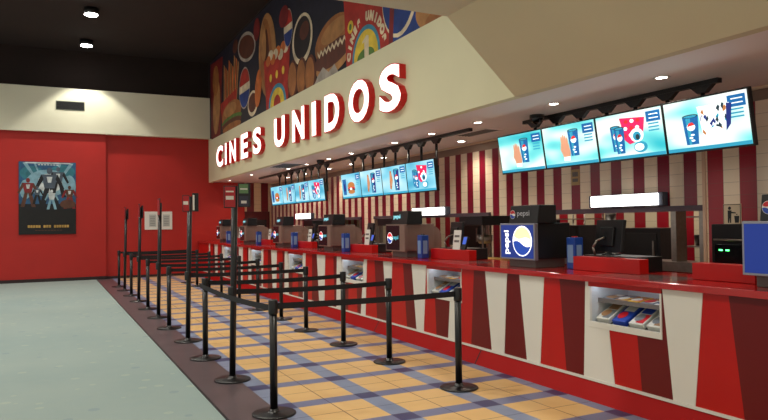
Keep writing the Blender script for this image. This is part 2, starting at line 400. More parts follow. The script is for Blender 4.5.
for i, (x, y) in enumerate(LP):
    tall = i % 2 == 1
    lab = ('tall black queue post with sign panels, %s post of the left line' if tall else 'short black belt stanchion, %s post of the left line') % rank[i]
    o = stanchion(x, y, lab, tall)
    bx, by = RP[i][0]-x, RP[i][1]-y
    belt_mb(bx, by, .008+.006*(i % 3)).build('belt', BELT, o)
    if i == 0:
        belt_mb(LP[2][0]-x-.08, LP[2][1]-y, .03, .93).build('belt', BELT, o)
    if tall:
        before = set(o.children)
        if i == 1:   # two framed sheets in a V
            g1 = MB().box(-.13, -.0, -.05, -.037, 1.86, 2.1, 0).build('sign_panel', BLACKP, o, .003)
            MB().box(-.123, -.007, -.0525, -.051, 1.87, 2.09, 0).box(-.11, -.025, -.054, -.053, 1.95, 1.99, 1).box(-.11, -.025, -.054, -.053, 2.03, 2.045, 1).build('printed_sheet', [SGR, SGW], g1)
            g2 = MB().box(.03, .165, -.035, -.02, 1.87, 2.13, 0).build('sign_panel', BLACKP, o, .003)
            MB().box(.04, .14, -.0375, -.036, 2.02, 2.12, 0).box(.04, .14, -.0375, -.036, 1.88, 1.99, 1).box(.05, .13, -.039, -.038, 2.06, 2.075, 2).box(.06, .12, -.039, -.038, 1.91, 1.94, 2).build('printed_sheet', [SGN, mat('sign_navy_print', (44, 44, 62), .4), SGW], g2)
        elif i == 3:
            g1 = MB().box(-.11, -.01, -.035, -.02, 1.88, 2.12).build('sign_panel', BLACKP, o, .003)
            MB().box(-.103, -.018, -.0375, -.036, 1.89, 2.11, 0).box(-.1, -.03, -.039, -.038, 1.98, 2.03, 1).build('printed_sheet', [SGR, SGW], g1)
            g2 = MB().box(.03, .12, -.03, -.012, 1.88, 2.15).build('sign_panel', BLACKP, o, .003)
            MB().box(.035, .06, -.033, -.031, 1.9, 2.12, 0).build('printed_sheet', SGW, g2)
        else:        # the rest stand edge-on
            g1 = MB().box(-.03, -.018, -.16, .12, 1.86, 2.18).build('sign_panel', BLACKP, o, .003)
            MB().box(-.033, -.031, -.15, .11, 1.88, 2.16, 0).build('printed_sheet', SGR, g1)
            if i != 5: MB().box(.03, .05, -.16, .12, 1.86, 2.14).build('sign_panel', BLACKP, o, .003)
        for c_ in set(o.children)-before: c_.location.x += .04
for i, (x, y) in enumerate(RP):
    stanchion(x, y, 'short black belt stanchion, %s post of the right line beside the counter' % rank[i])

# ------------------------------------------------------------------ counter
YN, YE = 1.0, YB-.02     # ends of the counter
ctr = thing('serving_counter', 'long red concession counter with red, maroon and white tapering front panels', 'counter', (5.0, 12, 0))
def cb(mb, name, m, bevel=0): return mb.build(name, m, ctr, bevel, loc=(-5.0, -12, 0))
top = [2.30, 3.40, 3.62, 4.01, 4.33, 4.67, 4.91, 5.28, 5.51, 5.92, 6.14, 6.56, 6.80, 7.06]
bot = [2.20, 3.29, 3.71, 3.92, 4.25, 4.56, 4.95, 5.20, 5.59, 5.81, 6.21, 6.45, 6.88, 7.20]
col = [1, 0, 2, 1, 0, 2, 1, 0, 2, 1, 2, 1, 0]
colors = {'r': 0, 'm': 1, 'w': 2}
def push(t, b, c): top.append(t); bot.append(b); col.append(colors[c])
# far panels, near to far
push(7.3, 7.40, 'w'); push(7.75, 7.7, 'm'); push(7.94, 8.03, 'r')
push(8.35, 8.23, 'w'); push(8.62, 8.52, 'm'); push(8.95, 9.02, 'r'); push(9.25, 9.15, 'w'); push(9.57, 9.50, 'm'); push(9.84, 9.92, 'r'); push(9.95, 10.1, 'w')
y = 9.95
while y < YE-3:
    for t, b, c in ((.33, .3, 'm'), (.62, .68, 'r'), (.96, .9, 'm'), (1.15, 1.2, 'w'), (1.33, 1.3, 'm'), (1.72, 1.78, 'r'), (2.15, 2.05, 'w'), (2.42, 2.46, 'm'), (2.78, 2.85, 'r'), (2.95, 2.95, 'w')):
        push(y+t, y+b, c)
    y += 2.95
push(YE, YE, 'r')
top = [YN]+top; bot = [YN]+bot; col = [0]+col
CASES = [(4.02, 4.87), (7.07, 7.92), (9.97, 10.88), (12.88, 13.8), (15.82, 16.74), (18.77, 19.7), (1.2, 2.05)]
CASES.sort()
ZA, ZB, ZC = .19, .67, 1.10
fp = MB()
def lerp(a, b, t): return a+(b-a)*t
def clip(poly, k, val, keep_less):   # clip 2-D poly on coordinate k
    out = []
    for i in range(len(poly)):
        p, q = poly[i], poly[(i+1) % len(poly)]
        ip = (p[k] <= val) if keep_less else (p[k] >= val); iq = (q[k] <= val) if keep_less else (q[k] >= val)
        if ip: out.append(p)
        if ip != iq:
            t = (val-p[k])/(q[k]-p[k]); out.append((lerp(p[0], q[0], t), lerp(p[1], q[1], t)))
    return out
for i in range(len(col)):
    t0, t1, b0, b1 = top[i], top[i+1], bot[i], bot[i+1]
    q = [(b0, ZA), (b1, ZA), (t1, ZC), (t0, ZC)]
    low = clip(q, 1, ZB, True)
    x0 = 4.6 if col[i] != 2 else 4.594
    if len(low) > 2: fp.prism(low, 'x', x0, 4.62, col[i])
    hi = clip(q, 1, ZB, False)
    # upper part, cut out where the show cases are
    edges = [YN]+[v for c in CASES for v in c]+[YE]
    for k in range(0, len(edges), 2):
        h = clip(hi, 0, edges[k], False)
        if len(h) > 2: h = clip(h, 0, edges[k+1], True)
        if len(h) > 2: fp.prism(h, 'x', x0, 4.62, col[i])
cb(fp, 'front_panel', [RED2, MAROON, CREAMP])
cb(MB().box(4.585, 4.62, YN, YE, .165, .19), 'base_strip', CREAMP)
pl = MB().prism([(4.5, 0), (4.6, .165), (5.2, .165), (5.2, 0)], 'y', YN, YE)
cb(pl, 'plinth', mat('red_painted_plinth', (160, 10, 8), .5, spec=.15))
sm = MB()
for k in range(7): yy = 3.9+2.75+k*2.75; sm.add([(4.497, yy, .0), (4.497, yy+.02, .0), (4.597, yy+.02, .165), (4.597, yy, .165)], [(0, 1, 2, 3)])
cb(sm, 'plinth_joint', mat('dark_joint', (60, 8, 10), .6))
# solid carcass between the cases, lower part under the cases
cm = MB(); e = [YN]+[v for c in CASES for v in c]+[YE]
for k in range(0, len(e), 2): cm.box(4.62, 5.2, e[k], e[k+1], .165, ZC)
for a, b in CASES: cm.box(4.62, 5.2, a, b, .165, ZB)
cb(cm, 'carcass', MAROON)
tp = MB(); ys_ = [YN]+[v for c in CASES for v in (c[0]-.02, c[1]+.02)]+[YE]
for k in range(0, len(ys_), 2): tp.box(4.55, 5.5, ys_[k], ys_[k+1], ZC, ZC+.055)
for a, b in CASES: tp.box(4.55, 4.66, a-.02, b+.02, ZC, ZC+.055); tp.box(5.12, 5.5, a-.02, b+.02, ZC, ZC+.055)
cb(tp, 'countertop', mat('red_glossy_worktop', (176, 24, 22), .15, coat=.5), .004)
# front counter body behind: staff side is open; rear shelf
cb(MB().box(5.2, 5.28, YN, YE, 0, ZC), 'rear_panel', MAROON)

# show cases + goods
INS = mat('white_case_lining', (206, 212, 214), .4, emit=0)
place = ['between white panels at the near right', 'behind the nearest right hand stanchion', 'third from the right, behind the belts', 'fourth from the right', 'fifth from the right', 'farthest one toward the red wall', 'outside']
def pack(name, label, cols, x, y, z, w, d, t, tilt, cat, grp, rz=0):
    """flat printed packet leaning on a shelf, its face tilted toward the customer"""
    r = thing(name, label, cat, (x, y, z), grp, rz)
    Mx = Matrix.Rotation(tilt, 4, 'Y')
    MB().box(0, d, -w/2, w/2, 0, t, 0, Mx).build('carton', cols[0], r, .004)
    mb = MB()
    mb.box(.02, d*.55, -w*.42, w*.1, t, t+.0015, 0, Mx)
    mb.box(d*.6, d*.9, -w*.35, w*.38, t, t+.0015, 1, Mx)
    pts = [(d*.35+.055*math.cos(k*PI/8), w*.12+.05*math.sin(k*PI/8)) for k in range(16)]
    vs = [Mx @ Vector((a, b, t+.003)) for a, b in pts]; mb.add(vs, [list(range(16))], 2)
    mb.build('print', cols[1:], r)
    return r
PW = mat('packet_white', (214, 214, 204), .4); PB = mat('packet_blue', (36, 70, 170), .35); PR = mat('packet_red', (196, 30, 40), .35)
PY = mat('packet_yellow', (214, 170, 50), .4); PT = mat('packet_tan', (160, 120, 80), .5); PG = mat('packet_grey', (120, 126, 132), .4)
wh = ['in the nearest show case', 'in the second show case', 'in the third show case', 'in the fourth show case', 'in the fifth show case', 'in the farthest show case']
ci = 0
for (a, b) in CASES:
    h = (b-a)/2
    lz = MB().box(.02, .5, -h+.005, -h+.015, .0, ZC-ZB-.01).box(.02, .5, h-.015, h-.005, 0, ZC-ZB-.01).box(.49, .5, -h+.015, h-.015, 0, ZC-ZB-.01).box(.02, .49, -h+.015, h-.015, 0, .01)
    cw = lz.build('display_case', INS, ctr, loc=(4.6-5.0, (a+b)/2-12, ZB)); cw['label'] = 'white framed candy case set in the counter front'
    MB().box(.06, .52, -h-.02, h+.02, ZC-ZB+.03, ZC-ZB+.056).build('glass_top', mat('smoked_glass_top', (150, 132, 132), .08, metal=.5), cw)
    MB().box(-.01, .02, -h, h, 0, .055).box(-.01, .02, -h, -h+.018, .055, ZC-ZB-.045).box(-.01, .02, h-.018, h, .055, ZC-ZB-.045).build('frame', CREAMP, cw, .002)
    MB().box(-.008, .02, -h, h, ZC-ZB-.045, ZC-ZB-.001).build('top_rail', RED2, cw)
    MB().box(.1, .47, -h+.02, h-.02, .235, .25).box(.095, .1, -h+.02, h-.02, .23, .27).build('shelf', GREYP, cw)
    MB().prism([(.03, .012), (.46, .012), (.46, .12), (.03, .03)], 'y', -h+.02, h-.02).build('sloped_base', GREYP, cw)
    MB().box(.04, .08, -h+.03, h-.03, ZC-ZB-.03, ZC-ZB-.015).build('light_strip', mat('case_lamp', (225, 240, 255), .4, emit=5), cw)
    if a > 3:
        n = 4; looks = [(PW, PG, PT, PT), (PB, PB, PW, PR), (PW, PR, PB, PG), (PW, PT, PB, PG)]
        nm = ['white and tan', 'blue with red dot', 'white, red and blue', 'white and blue']
        for k in range(n):
            yy = b-.125-k*(b-a-.25)/(n-1)
            pack('candy_box', '%s flat candy box on the lower shelf, %s' % (nm[k], wh[ci]), looks[k], 4.66, yy, ZB+.045, .16, .27, .05, -.5, 'candy box', 'candy boxes in the show cases')
        for k in range(5):
            yy = b-.12-k*(b-a-.24)/4
            cc = [(PG, PT, PW, PT), (PT, PY, PG, PW), (PY, PR, PT, PW), (PG, PW, PT, PR), (PW, PG, PY, PB)][k]
            pack('snack_packet', '%s snack packet on the upper shelf, %s' % (['grey and tan', 'brown', 'yellow', 'dark grey', 'pale'][k], wh[ci]), cc, 4.72, yy, ZB+.252, .13, .2, .02, -.12, 'snack packet', 'snack packets in the show cases')
        ci += 1

# ------------------------------------------------------------------ drink dispensers
PBLU = mat('lit_blue_panel', (20, 46, 110), .3, emit=.5, emitrgb=(14, 46, 140)); PWH = mat('lit_white_print', (240, 240, 240), .3, emit=1.3)
PRD = mat('lit_red_print', (200, 30, 40), .3, emit=.9); PNB = mat('lit_navy_print', (20, 60, 150), .3, emit=.8); PYE = mat('lit_yellow_print', (240, 214, 150), .3, emit=1.1)
PNL = mat('black_glass_panel', (16, 26, 34), .2); PCY = mat('print_cyan', (90, 190, 210), .4, emit=.5)
def logo(mb, x, y, z, r, miw, mir, mib):
    """round red-white-blue emblem facing -x ; centre y,z"""
    def arc(f, n=24): return f
    circ = [(y+r*math.cos(2*PI*k/32), z+r*math.sin(2*PI*k/32)) for k in range(32)]
    mb.add([(x, p, q) for p, q in circ], [list(range(32))], miw)
    def seg(lo, hi, wob, mi, sgn):
        a = [(y+r*.93*math.cos(t), z+r*.93*math.sin(t)) for t in [lo+(hi-lo)*k/14 for k in range(15)]]
        p, q = a[-1], a[0]
        w_ = [(lerp(p[0], q[0], k/8), lerp(p[1], q[1], k/8)+sgn*r*wob*math.sin(PI*2*k/8)) for k in range(1, 8)]
        mb.add([(x-.001, u, v) for u, v in a+w_], [list(range(len(a+w_)))], mi)
    seg(.35, PI-.05, .12, mir, 1); seg(PI+.35, 2*PI-.05, .12, mib, 1)
def text_x(mb, txt, x, ya, yb, z0, z1, mi, bold=.02, rot90=False):
    """text facing -x, running from ya (left in view, larger y) to yb; rot90: reads bottom to top"""
    vs, fs = text_mesh(txt, bold)
    if rot90:
        P = fit(vs, z0, z1, 0, ya-yb); mb.add([(x, yb+(ya-yb)-(ya-yb-p[1]) if False else ya-((ya-yb)-p[1]), p[0]) for p in P], fs, mi)
    else:
        P = fit(vs, 0, ya-yb, z0, z1); mb.add([(x, ya-p[0], p[1]) for p in P], fs, mi)
def dispenser(y, label, lit, wording=True):
    """front faces the queue (-x); origin on the counter top at its front near corner"""
    r = thing('drink_dispenser', label, 'drink dispenser', (4.75, y, ZC+.056), 'soda dispensers on the counter')
    W = .62
    MB().box(.08, .5, .1, W-.05, 0, .1).build('base', GREYP, r, .004)
    MB().box(.04, .52, .03, W-.03, .1, .5).build('body', BLACKP if lit else BROWNM, r, .008)
    # rounded rear shroud
    pr = [(.52, .1), (.52, .46)]+[(.52+.16*math.sin(t), .3+.17*math.cos(t)) for t in [k*PI/2/6 for k in range(1, 7)]]+[(.68, .1)]
    MB().prism(pr, 'y', .08, W-.08).build('shroud', BLACKP if lit else BROWNM, r)
    MB().box(-.01, .04, 0, W, .09, .5).build('front_frame', mat('silver_frame', (150, 150, 160), .3, metal=.6) if lit else BROWNM, r, .004)
    fm = MB(); fm.box(-.013, -.01, .02, W-.02 if lit else W-.02, .11, .48, 0)
    if lit:
        logo(fm, -.0145, .21 if wording else .3, .3, .17, 1, 4, 3) if wording else None
        # tall print reading upward, left of the emblem
        vs, fs = text_mesh('pepsi', .02); P = fit(vs, .15, .42, 0, .1)
        if wording: fm.add([(-.0145, .425+p[1]*1.15, p[0]) for p in P], fs, 1)
    else:
        fm.v = fm.v[:0]; fm.f = []; fm.mi = []; fm.sm = []
        fm.box(-.013, -.01, .16, W-.02, .11, .48, 5)
        logo(fm, -.0145, .47, .29, .085, 1, 2, 3)
        text_x(fm, 'pepsi', -.0145, .37, .19, .255, .33, 6, .02)
    fm.build('front_panel', [PBLU, PWH, PRD, PNB, PYE, PNL, PCY], r)
    # header sign on top
    hd = MB().prism([(.03, .5), (.3, .5), (.3, .7), (.06, .7)], 'y', .0, W-.12)
    hs = hd.build('header_sign', BLACKP, r, .006)
    hm = MB()
    if lit: logo(hm, .03, .43, .6, .05, 0, 1, 2); text_x(hm, 'pepsi', .03, .35, .13, .565, .64, 3, .01)
    else: text_x(hm, 'pepsi', .03, .42, .2, .57, .65, 4, .02)
    hm2 = hm.build('header_print', [WHITE, PR, PB, mat('print_grey', (176, 176, 182), .4), mat('print_ice', (130, 205, 220), .4, emit=1.0)], hs)
    # nozzles and drip tray at the staff side
    for k in range(3): MB().cyl((.64, .16+k*.15, .3), (.68, .16+k*.15, .24), .012, n=10).build('nozzle', STEEL, r)
    return r
dn = ['lit blue soda dispenser with round emblem beside the nearest show case', 'dark panelled soda dispenser beyond the second show case', 'dark panelled soda dispenser, third along the counter',
      'dark panelled soda dispenser, fourth along the counter', 'dark panelled soda dispenser, fifth along the counter', 'soda dispenser farthest along the counter by the red wall']
dispenser(5.83, dn[0], True); dispenser(2.76, 'lit blue soda dispenser cut by the right edge of the view', True, False)
for k, yy in enumerate((8.82, 11.76, 14.75, 17.8, 20.7)): dispenser(yy, dn[k+1], False)

def cup_box(x, y, label, red=False):
    r = thing('cup_holder', label, 'cup holder', (x, y, ZC+.056), 'blue cup holders on the counter')
    MB().box(-.06, .06, -.065, .065, 0, .34).build('box', BLUEP, r, .008)
    MB().box(-.063, -.06, -.04, .045, .07, .26).box(-.035, .035, -.068, -.065, .07, .26).build('print', mat('print_pale_blue', (120, 150, 190), .4), r)
    MB().lathe([(.0, .34), (.03, .34), (.035, .352), (0, .352)]).build('lid', PR if red else BLACKP, r)
    return r
for k, (x, yy) in enumerate(((5.1, 5.6), (4.9, 8.55), (4.92, 11.45), (4.92, 14.35), (4.95, 17.3), (4.85, 20.2))):
    cup_box(x, yy, 'blue printed cup holder at the near side of the %s soda dispenser' % ['lit blue', 'second', 'third', 'fourth', 'fifth', 'farthest'][k], k == 0)

# ------------------------------------------------------------------ raised register stands, registers, cards
def pos(y, label, dark=False):
    r = thing('cash_register', label, 'cash register', (5.31, y, ZC+.056), 'cash registers on red stands')
    MB().box(-.17, .17, -.5, .24, 0, .155).build('cash_drawer', BLACKP, r, .006)
    MB().lathe([(0, .155), (.1, .155), (.1, .165), (.03, .185), (0, .185)], (.04, .05, 0)).build('foot', BLACKP, r)
    MB().tube([(.04, .05, .17), (.07, .05, .25), (.03, .05, .33)], .022, 10).build('neck', DGREY, r)
    T = Matrix.Translation((.0, .03, .345)) @ Matrix.Rotation(-.25, 4, 'Z') @ Matrix.Rotation(.12, 4, 'Y')
    s = MB().box(-.02, .02, -.26, .26, -.16, .18, 0, T).box(-.045, -.02, -.13, .13, -.1, .1, 0, T).build('monitor', BLACKP, r, .006)
    MB().box(.021, .023, -.23, .23, -.14, .14, 0, T).build('screen', mat('register_screen', (60, 70, 90), .2, emit=.3), s)
    MB().tube([(-.12, .12, .155), (-.14, .13, .24), (-.11, .1, .31), (-.05, .05, .34)], .012, 8).build('handset_cord', STEEL, r)
    return r
st = [(4.62, 5.52), (7.5, 8.5), (10.5, 11.42), (13.45, 14.35), (16.4, 17.3), (19.4, 20.3)]
for k, (a, b) in enumerate(st):
    r = thing('register_stand', 'raised red stand under the %s cash register' % rank[k], 'register stand', (5.0, a, 0), 'red register stands')
    MB().box(.0, .12, 0, b-a, ZC+.056, 1.3).build('riser', RED2, r, .004)
    pos(b-.25, 'black cash register with curved stand on the %s red stand' % rank[k])
    if k > 0:
        c = thing('menu_card', 'white upright card leaning beside the %s register' % rank[k], 'card', (5.04, b-.62, 1.3), 'white cards on the register stands')
        MB().box(0, .008, -.09, .09, 0, .27, 0, Matrix.Rotation(.12, 4, 'Y')).build('card', WHITE, c)
        MB().box(-.003, -.001, -.06, .06, .1, .13, 0, Matrix.Rotation(.12, 4, 'Y')).box(-.003, -.001, -.06, .06, .17, .2, 0, Matrix.Rotation(.12, 4, 'Y')).build('print', GREYP, c)
        d = thing('card_terminal', 'small blue-screened card terminal next to the %s white card' % rank[k], 'card terminal', (5.03, b-.8, 1.3), 'card terminals')
        T = Matrix.Rotation(.3, 4, 'Y')
        MB().box(0, .03, -.05, .05, .0, .19, 0, T).build('housing', BLACKP, d, .004)
        MB().box(-.003, 0, -.04, .04, .08, .18, 0, T).build('screen', mat('terminal_screen', (60, 90, 190), .3, emit=.6), d)
r = thing('register_stand', 'low red stand next to the lit dispenser at the right edge', 'register stand', (5.0, 3.46, 0), 'red register stands')
MB().box(0, .12, 0, .58, ZC+.056, 1.3).build('riser', RED2, r, .004)

# ------------------------------------------------------------------ menu screens
def smat(n, rgb, e=1.0): return mat('screen_'+n, rgb, .4, emit=e)
def screen_bg(k, bright):
    g = bpy.data.materials.new('screen_sky_%d' % k); g.use_nodes = True; nt = g.node_tree; b = nt.nodes['Principled BSDF']
    b.inputs['Roughness'].default_value = .35; b.inputs['Base Color'].default_value = (.02, .05, .06, 1)
    tc = nt.nodes.new('ShaderNodeTexCoord'); n = nt.nodes.new('ShaderNodeTexNoise'); n.inputs['Scale'].default_value = 1.5; n.inputs['Detail'].default_value = 1
    mp = nt.nodes.new('ShaderNodeMapping'); mp.inputs['Scale'].default_value = (1, .8, 2.0); mp.inputs['Location'].default_value = (k*1.7, k*.9, 0)
    rp = nt.nodes.new('ShaderNodeValToRGB'); e = rp.color_ramp.elements
    if bright: cs = [(.28, (30, 186, 198)), (.4, (120, 226, 224)), (.52, (226, 250, 240)), (.68, (252, 255, 250))]
    else: cs = [(.3, (70, 168, 200)), (.48, (130, 206, 226)), (.7, (196, 232, 240)), (.85, (226, 244, 246))]
    e[0].position = cs[0][0]; e[0].color = lin(cs[0][1])+(1,); e[1].position = cs[-1][0]; e[1].color = lin(cs[-1][1])+(1,)
    for p, c in cs[1:-1]: q = e.new(p); q.color = lin(c)+(1,)
    nt.links.new(tc.outputs['Object'], mp.inputs[0]); nt.links.new(mp.outputs[0], n.inputs['Vector'])
    nt.links.new(n.outputs['Fac'], rp.inputs[0]); nt.links.new(rp.outputs[0], b.inputs['Emission Color']); b.inputs['Emission Strength'].default_value = 1.0
    return g
SM = [smat('cup_blue', (10, 90, 150)), smat('teal', (40, 140, 170)), smat('skin', (196, 140, 110)), smat('white', (240, 250, 250), 1), smat('magenta', (206, 30, 90)),
      smat('red', (200, 40, 40)), smat('navy', (24, 40, 110)), smat('bun', (170, 110, 60)), smat('dark', (30, 50, 60))]
def make_screen(y0, y1, z0, z1, xt, xb, kind, label, idx, bright):
    """tilted panel hung over the counter, y0 < y1, faces the queue"""
    Hh = math.hypot(z1-z0, xb-xt); a = math.atan2(xb-xt, z1-z0)
    r = thing('menu_screen', label, 'screen', (xb, (y0+y1)/2, z0), 'menu screens over the counter')
    T = Matrix.Rotation(-a, 4, 'Y')
    W = y1-y0
    MB().box(0, .055, -W/2+.002, W/2-.002, 0, Hh, 0, T).build('housing', BLACKP, r, .004)
    d = MB().box(-.003, .0, -W/2+.018, W/2-.018, .02, Hh-.018, 0, T).build('display', screen_bg(idx, bright), r)
    mb = MB()
    lay = [0]
    def P(u, v):   # u 0..1 left to right as seen, v 0..1 up
        return (-.0035-.0002*lay[0], W/2-.018-u*(W-.036), .02+v*(Hh-.038))
    def poly(pts, mi):
        lay[0] += 1; mb.add([T @ Vector(P(u, v)) for u, v in pts], [list(range(len(pts)))], mi)
    def oval(u, v, ru, rv, mi, n=20): poly([(u+ru*math.cos(2*PI*k/n), v+rv*math.sin(2*PI*k/n)) for k in range(n)], mi)
    def cup(u, v0, v1, w_, mi=0):
        poly([(u-w_*.38, v0), (u+w_*.38, v0), (u+w_*.5, v1), (u-w_*.5, v1)], mi); oval(u, v1, w_*.5, .035, 8); oval(u, v1-.005, w_*.4, .022, 1)
        poly([(u-w_*.2, v0), (u-w_*.05, v0), (u-.0, v1-.04), (u-w_*.3, v1-.04)], 1)
        oval(u, lerp(v0, v1, .62), w_*.26, .075, 3); poly([(u-w_*.24, lerp(v0, v1, .64)), (u+w_*.24, lerp(v0, v1, .68)), (u+w_*.1, lerp(v0, v1, .78)), (u-w_*.12, lerp(v0, v1, .76))], 5)
        for q in range(3): oval(u+w_*.05*(-1)**q, lerp(v0, v1, .14+.1*q), w_*.12, .02, 3)
    poly([(0, 0), (1, 0), (1, .07), (0, .07)], 1)
    poly([(.78, .72), (.98, .72), (.98, .94), (.78, .94)], 0)
    for q in range(2): poly([(.82, .86-.08*q), (.95, .86-.08*q), (.95, .88-.08*q), (.82, .88-.08*q)], 3)
    for q in range(3): poly([(.8, .66-.07*q), (.95, .66-.07*q), (.95, .69-.07*q), (.8, .69-.07*q)], 1)
    if kind == 'hand':       # hand holding a snack, tall cup
        cup(.6, .22, .84, .2)
        poly([(.38, .18), (.5, .18), (.52, .3), (.5, .52), (.46, .6), (.4, .64), (.35, .56), (.33, .4), (.36, .3)], 2)
        for q in range(4): oval(.37+.035*q, .6+.05*math.sin(q*1.1+.4), .018, .12, 2)
        poly([(.38, .12), (.5, .12), (.5, .22), (.38, .22)], 3)
    elif kind == 'popcorn':
        poly([(.42, .42), (.5, .3), (.7, .38), (.76, .84), (.38, .9), (.4, .74)], 4)
        for q in range(9): oval(.44+.09*(q % 3)+.02*(q//3), .5+.15*(q//3), .03, .04, 3 if q % 2 else 5)
        oval(.62, .48, .1, .15, 3); oval(.62, .46, .06, .1, 1); oval(.63, .44, .03, .06, 8)
        oval(.66, .22, .1, .12, 1); oval(.64, .22, .07, .08, 3)
        cup(.3, .18, .72, .16); cup(.36, .12, .68, .16)
    elif kind == 'bucket':
        poly([(.46, .3), (.5, .22), (.72, .26), (.8, .82), (.42, .84)], 3)
        rr = random.Random(3)
        for q in range(26):
            u, v = .46+.3*rr.random(), .32+.46*rr.random(); poly([(u+rr.uniform(-.025, .025), v-.06), (u+.02, v+rr.uniform(-.03, .05)), (u+rr.uniform(-.02, .02), v+.07), (u-.02, v)], (8, 7, 1, 6, 8, 3)[q % 6])
        poly([(.74, .3), (.8, .42), (.83, .8), (.77, .82)], 6); oval(.62, .32, .08, .09, 3)
        cup(.33, .12, .68, .2)
    elif kind == 'burger':
        poly([(.08, .15), (.24, .15), (.26, .8), (.06, .8)], 0); poly([(.11, .3), (.21, .3), (.2, .6), (.12, .6)], 6)
        oval(.52, .5, .19, .16, 7); oval(.52, .4, .2, .06, 5); oval(.52, .34, .2, .06, 8); oval(.52, .26, .18, .09, 7)
        oval(.5, .38, .06, .05, 3)
    elif kind == 'hotdog':
        cup(.62, .12, .86, .22, 6)
        poly([(.32, .2), (.38, .16), (.46, .5), (.42, .84), (.36, .84), (.33, .5)], 7); poly([(.36, .3), (.4, .3), (.41, .76), (.38, .76)], 2)
    mb.build('picture', SM, d)
    return r
n = 0
g1 = [7.93, 6.965, 6.0, 5.02, 4.04]
for k, kind in enumerate(('hand', 'hand', 'popcorn', 'bucket')):
    make_screen(g1[k+1], g1[k], 2.355, 2.90, 5.80, 5.885, kind, 'large tilted menu screen showing %s, near group' % ['a small hand and cup, leftmost', 'a hand and cup, second from left', 'a pink popcorn carton and two cups', 'a snack bucket and teal cup, rightmost'][k], n, True); n += 1
g2 = [13.75, 12.74, 11.74, 10.73, 9.72]
for k, kind in enumerate(('burger', 'hotdog', 'hotdog', 'popcorn')):
    make_screen(g2[k+1], g2[k], 2.21, 2.765, 5.80, 5.86, kind, 'tilted menu screen in the middle group showing %s' % ['a burger, leftmost', 'a hot dog and cup, second from left', 'a hot dog and cup, third from left', 'pink popcorn, rightmost'][k], n, False); n += 1
g3 = [19.0, 17.95, 16.9, 15.86, 14.81]
for k, kind in enumerate(('burger', 'hotdog', 'hotdog', 'popcorn')):
    make_screen(g3[k+1], g3[k], 2.22, 2.77, 5.80, 5.86, kind, 'small tilted menu screen in the farthest group showing %s' % ['a burger, leftmost', 'a hot dog, second from left', 'a hot dog, third from left', 'pink popcorn, rightmost'][k], n, False); n += 1
def mount(y0, y1, ys, ztop, lab, x=6.0):
    r = thing('screen_mount', lab, 'screen mount', (x, (y0+y1)/2, ZS), 'hanging screen mounts')
    c = (y0+y1)/2
    MB().box(-.035, .035, y0-c, y1-c, -.05, -.0).build('rail', BLACKP, r)
    for y in ys:
        g = MB().prism([(y-c-.15, -.045), (y-c+.15, -.045), (y-c+.05, -.13), (y-c-.05, -.13)], 'x', -.03, .03).build('gusset', BLACKP, r)
        MB().cyl((0, y-c, -.1), (0, y-c, ztop-ZS-.2), .024, n=12).box(5.915-x, .02, y-c-.05, y-c+.05, ztop-ZS-.3, ztop-ZS-.1).build('drop_pole', BLACKP, r)
mount(4.74, 8.0, [7.75-.467*i for i in range(7)], 2.9, 'black ceiling rail with brackets over the near menu screens', 6.35)
mount(8.9, 14.6, [g2[i+1]+q for i in range(4) for q in (.24, .76)], 2.76, 'black ceiling rail with brackets over the middle menu screens')
mount(14.65, 20.8, [g3[i+1]+q for i in range(4) for q in (.26, .8)], 2.76, 'black ceiling rail with brackets over the farthest menu screens')

# ------------------------------------------------------------------ light boxes over the pass openings
for k, (a, b, z, nm) in enumerate(((6.22, 7.42, 1.88, 'above the nearest register, largest'), (11.5, 12.8, 1.84, 'halfway along the counter'), (19.2, 20.5, 1.86, 'at the far end, smallest'))):
    r = thing('light_box', 'bright white light box on the striped wall, '+nm, 'light', (XW-.001, a, z), 'light boxes on the striped wall')
    MB().box(-.1, 0, -.06, b-a+.06, -.02, .155).build('housing', mat('dull_blue_grey_metal', (70, 76, 96), .4), r, .004)
    MB().box(-.125, -.1, 0, b-a, -.01, .145).build('diffuser', mat('lit_white_diffuser', (255, 255, 250), .4, emit=3.2), r, .006)

# ------------------------------------------------------------------ downlights
def downlight(x, y, z, label, power, r=.075, size=1.25):
    o = thing('downlight', label, 'downlight', (x, y, z), 'round ceiling downlights')
    MB().lathe([(r*.75, 0), (r*1.15, 0), (r*1.2, -.006), (r*.8, -.012), (r*.75, 0)]).build('trim_ring', WHITE, o)
    MB().lathe([(0, -.006), (r*.75, -.006), (r*.75, -.001), (0, -.001)]).build('lens', WLITE, o)
    if power:
        L = bpy.data.lights.new('downlight_lamp', 'SPOT'); L.energy = power; L.spot_size = 2.3; L.spot_blend = .8; L.shadow_soft_size = .07; L.color = (1, .86, .68)
        l = bpy.data.objects.new('lamp', L); C.objects.link(l); l.parent = o; l.location = (0, 0, -.03)
fy = [3.3, 4.97, 6.65, 8.34, 9.68, 11.03, 13.03, 14.3, 15.8, 17.2, 19.6, 22.3]
for k, y in enumerate(fy): downlight(5.75 if k < 10 else 5.4, y, ZS, 'small round white downlight in the front row of the soffit, number %s from the right' % (k+1) if False else 'round downlight in the soffit front row, %s' % ['beyond the right edge', 'above the popcorn screen, nearest in view', 'above the second near screen', 'just past the near screens', 'over the gap between screen groups', 'above the rightmost middle screen', 'above the middle screen group', 'above the leftmost middle screen', 'left of the middle screens', 'above the farthest screens', 'left of the farthest screens', 'in the soffit corner by the red wall'][k], 44)
by = [10.4, 13.6, 15.4, 16.9, 18.8, 20.4]
for k, y in enumerate(by): downlight(6.8, y, ZS, 'round downlight in the back row close to the striped wall, %s from the right' % rank[k], 44, .09)
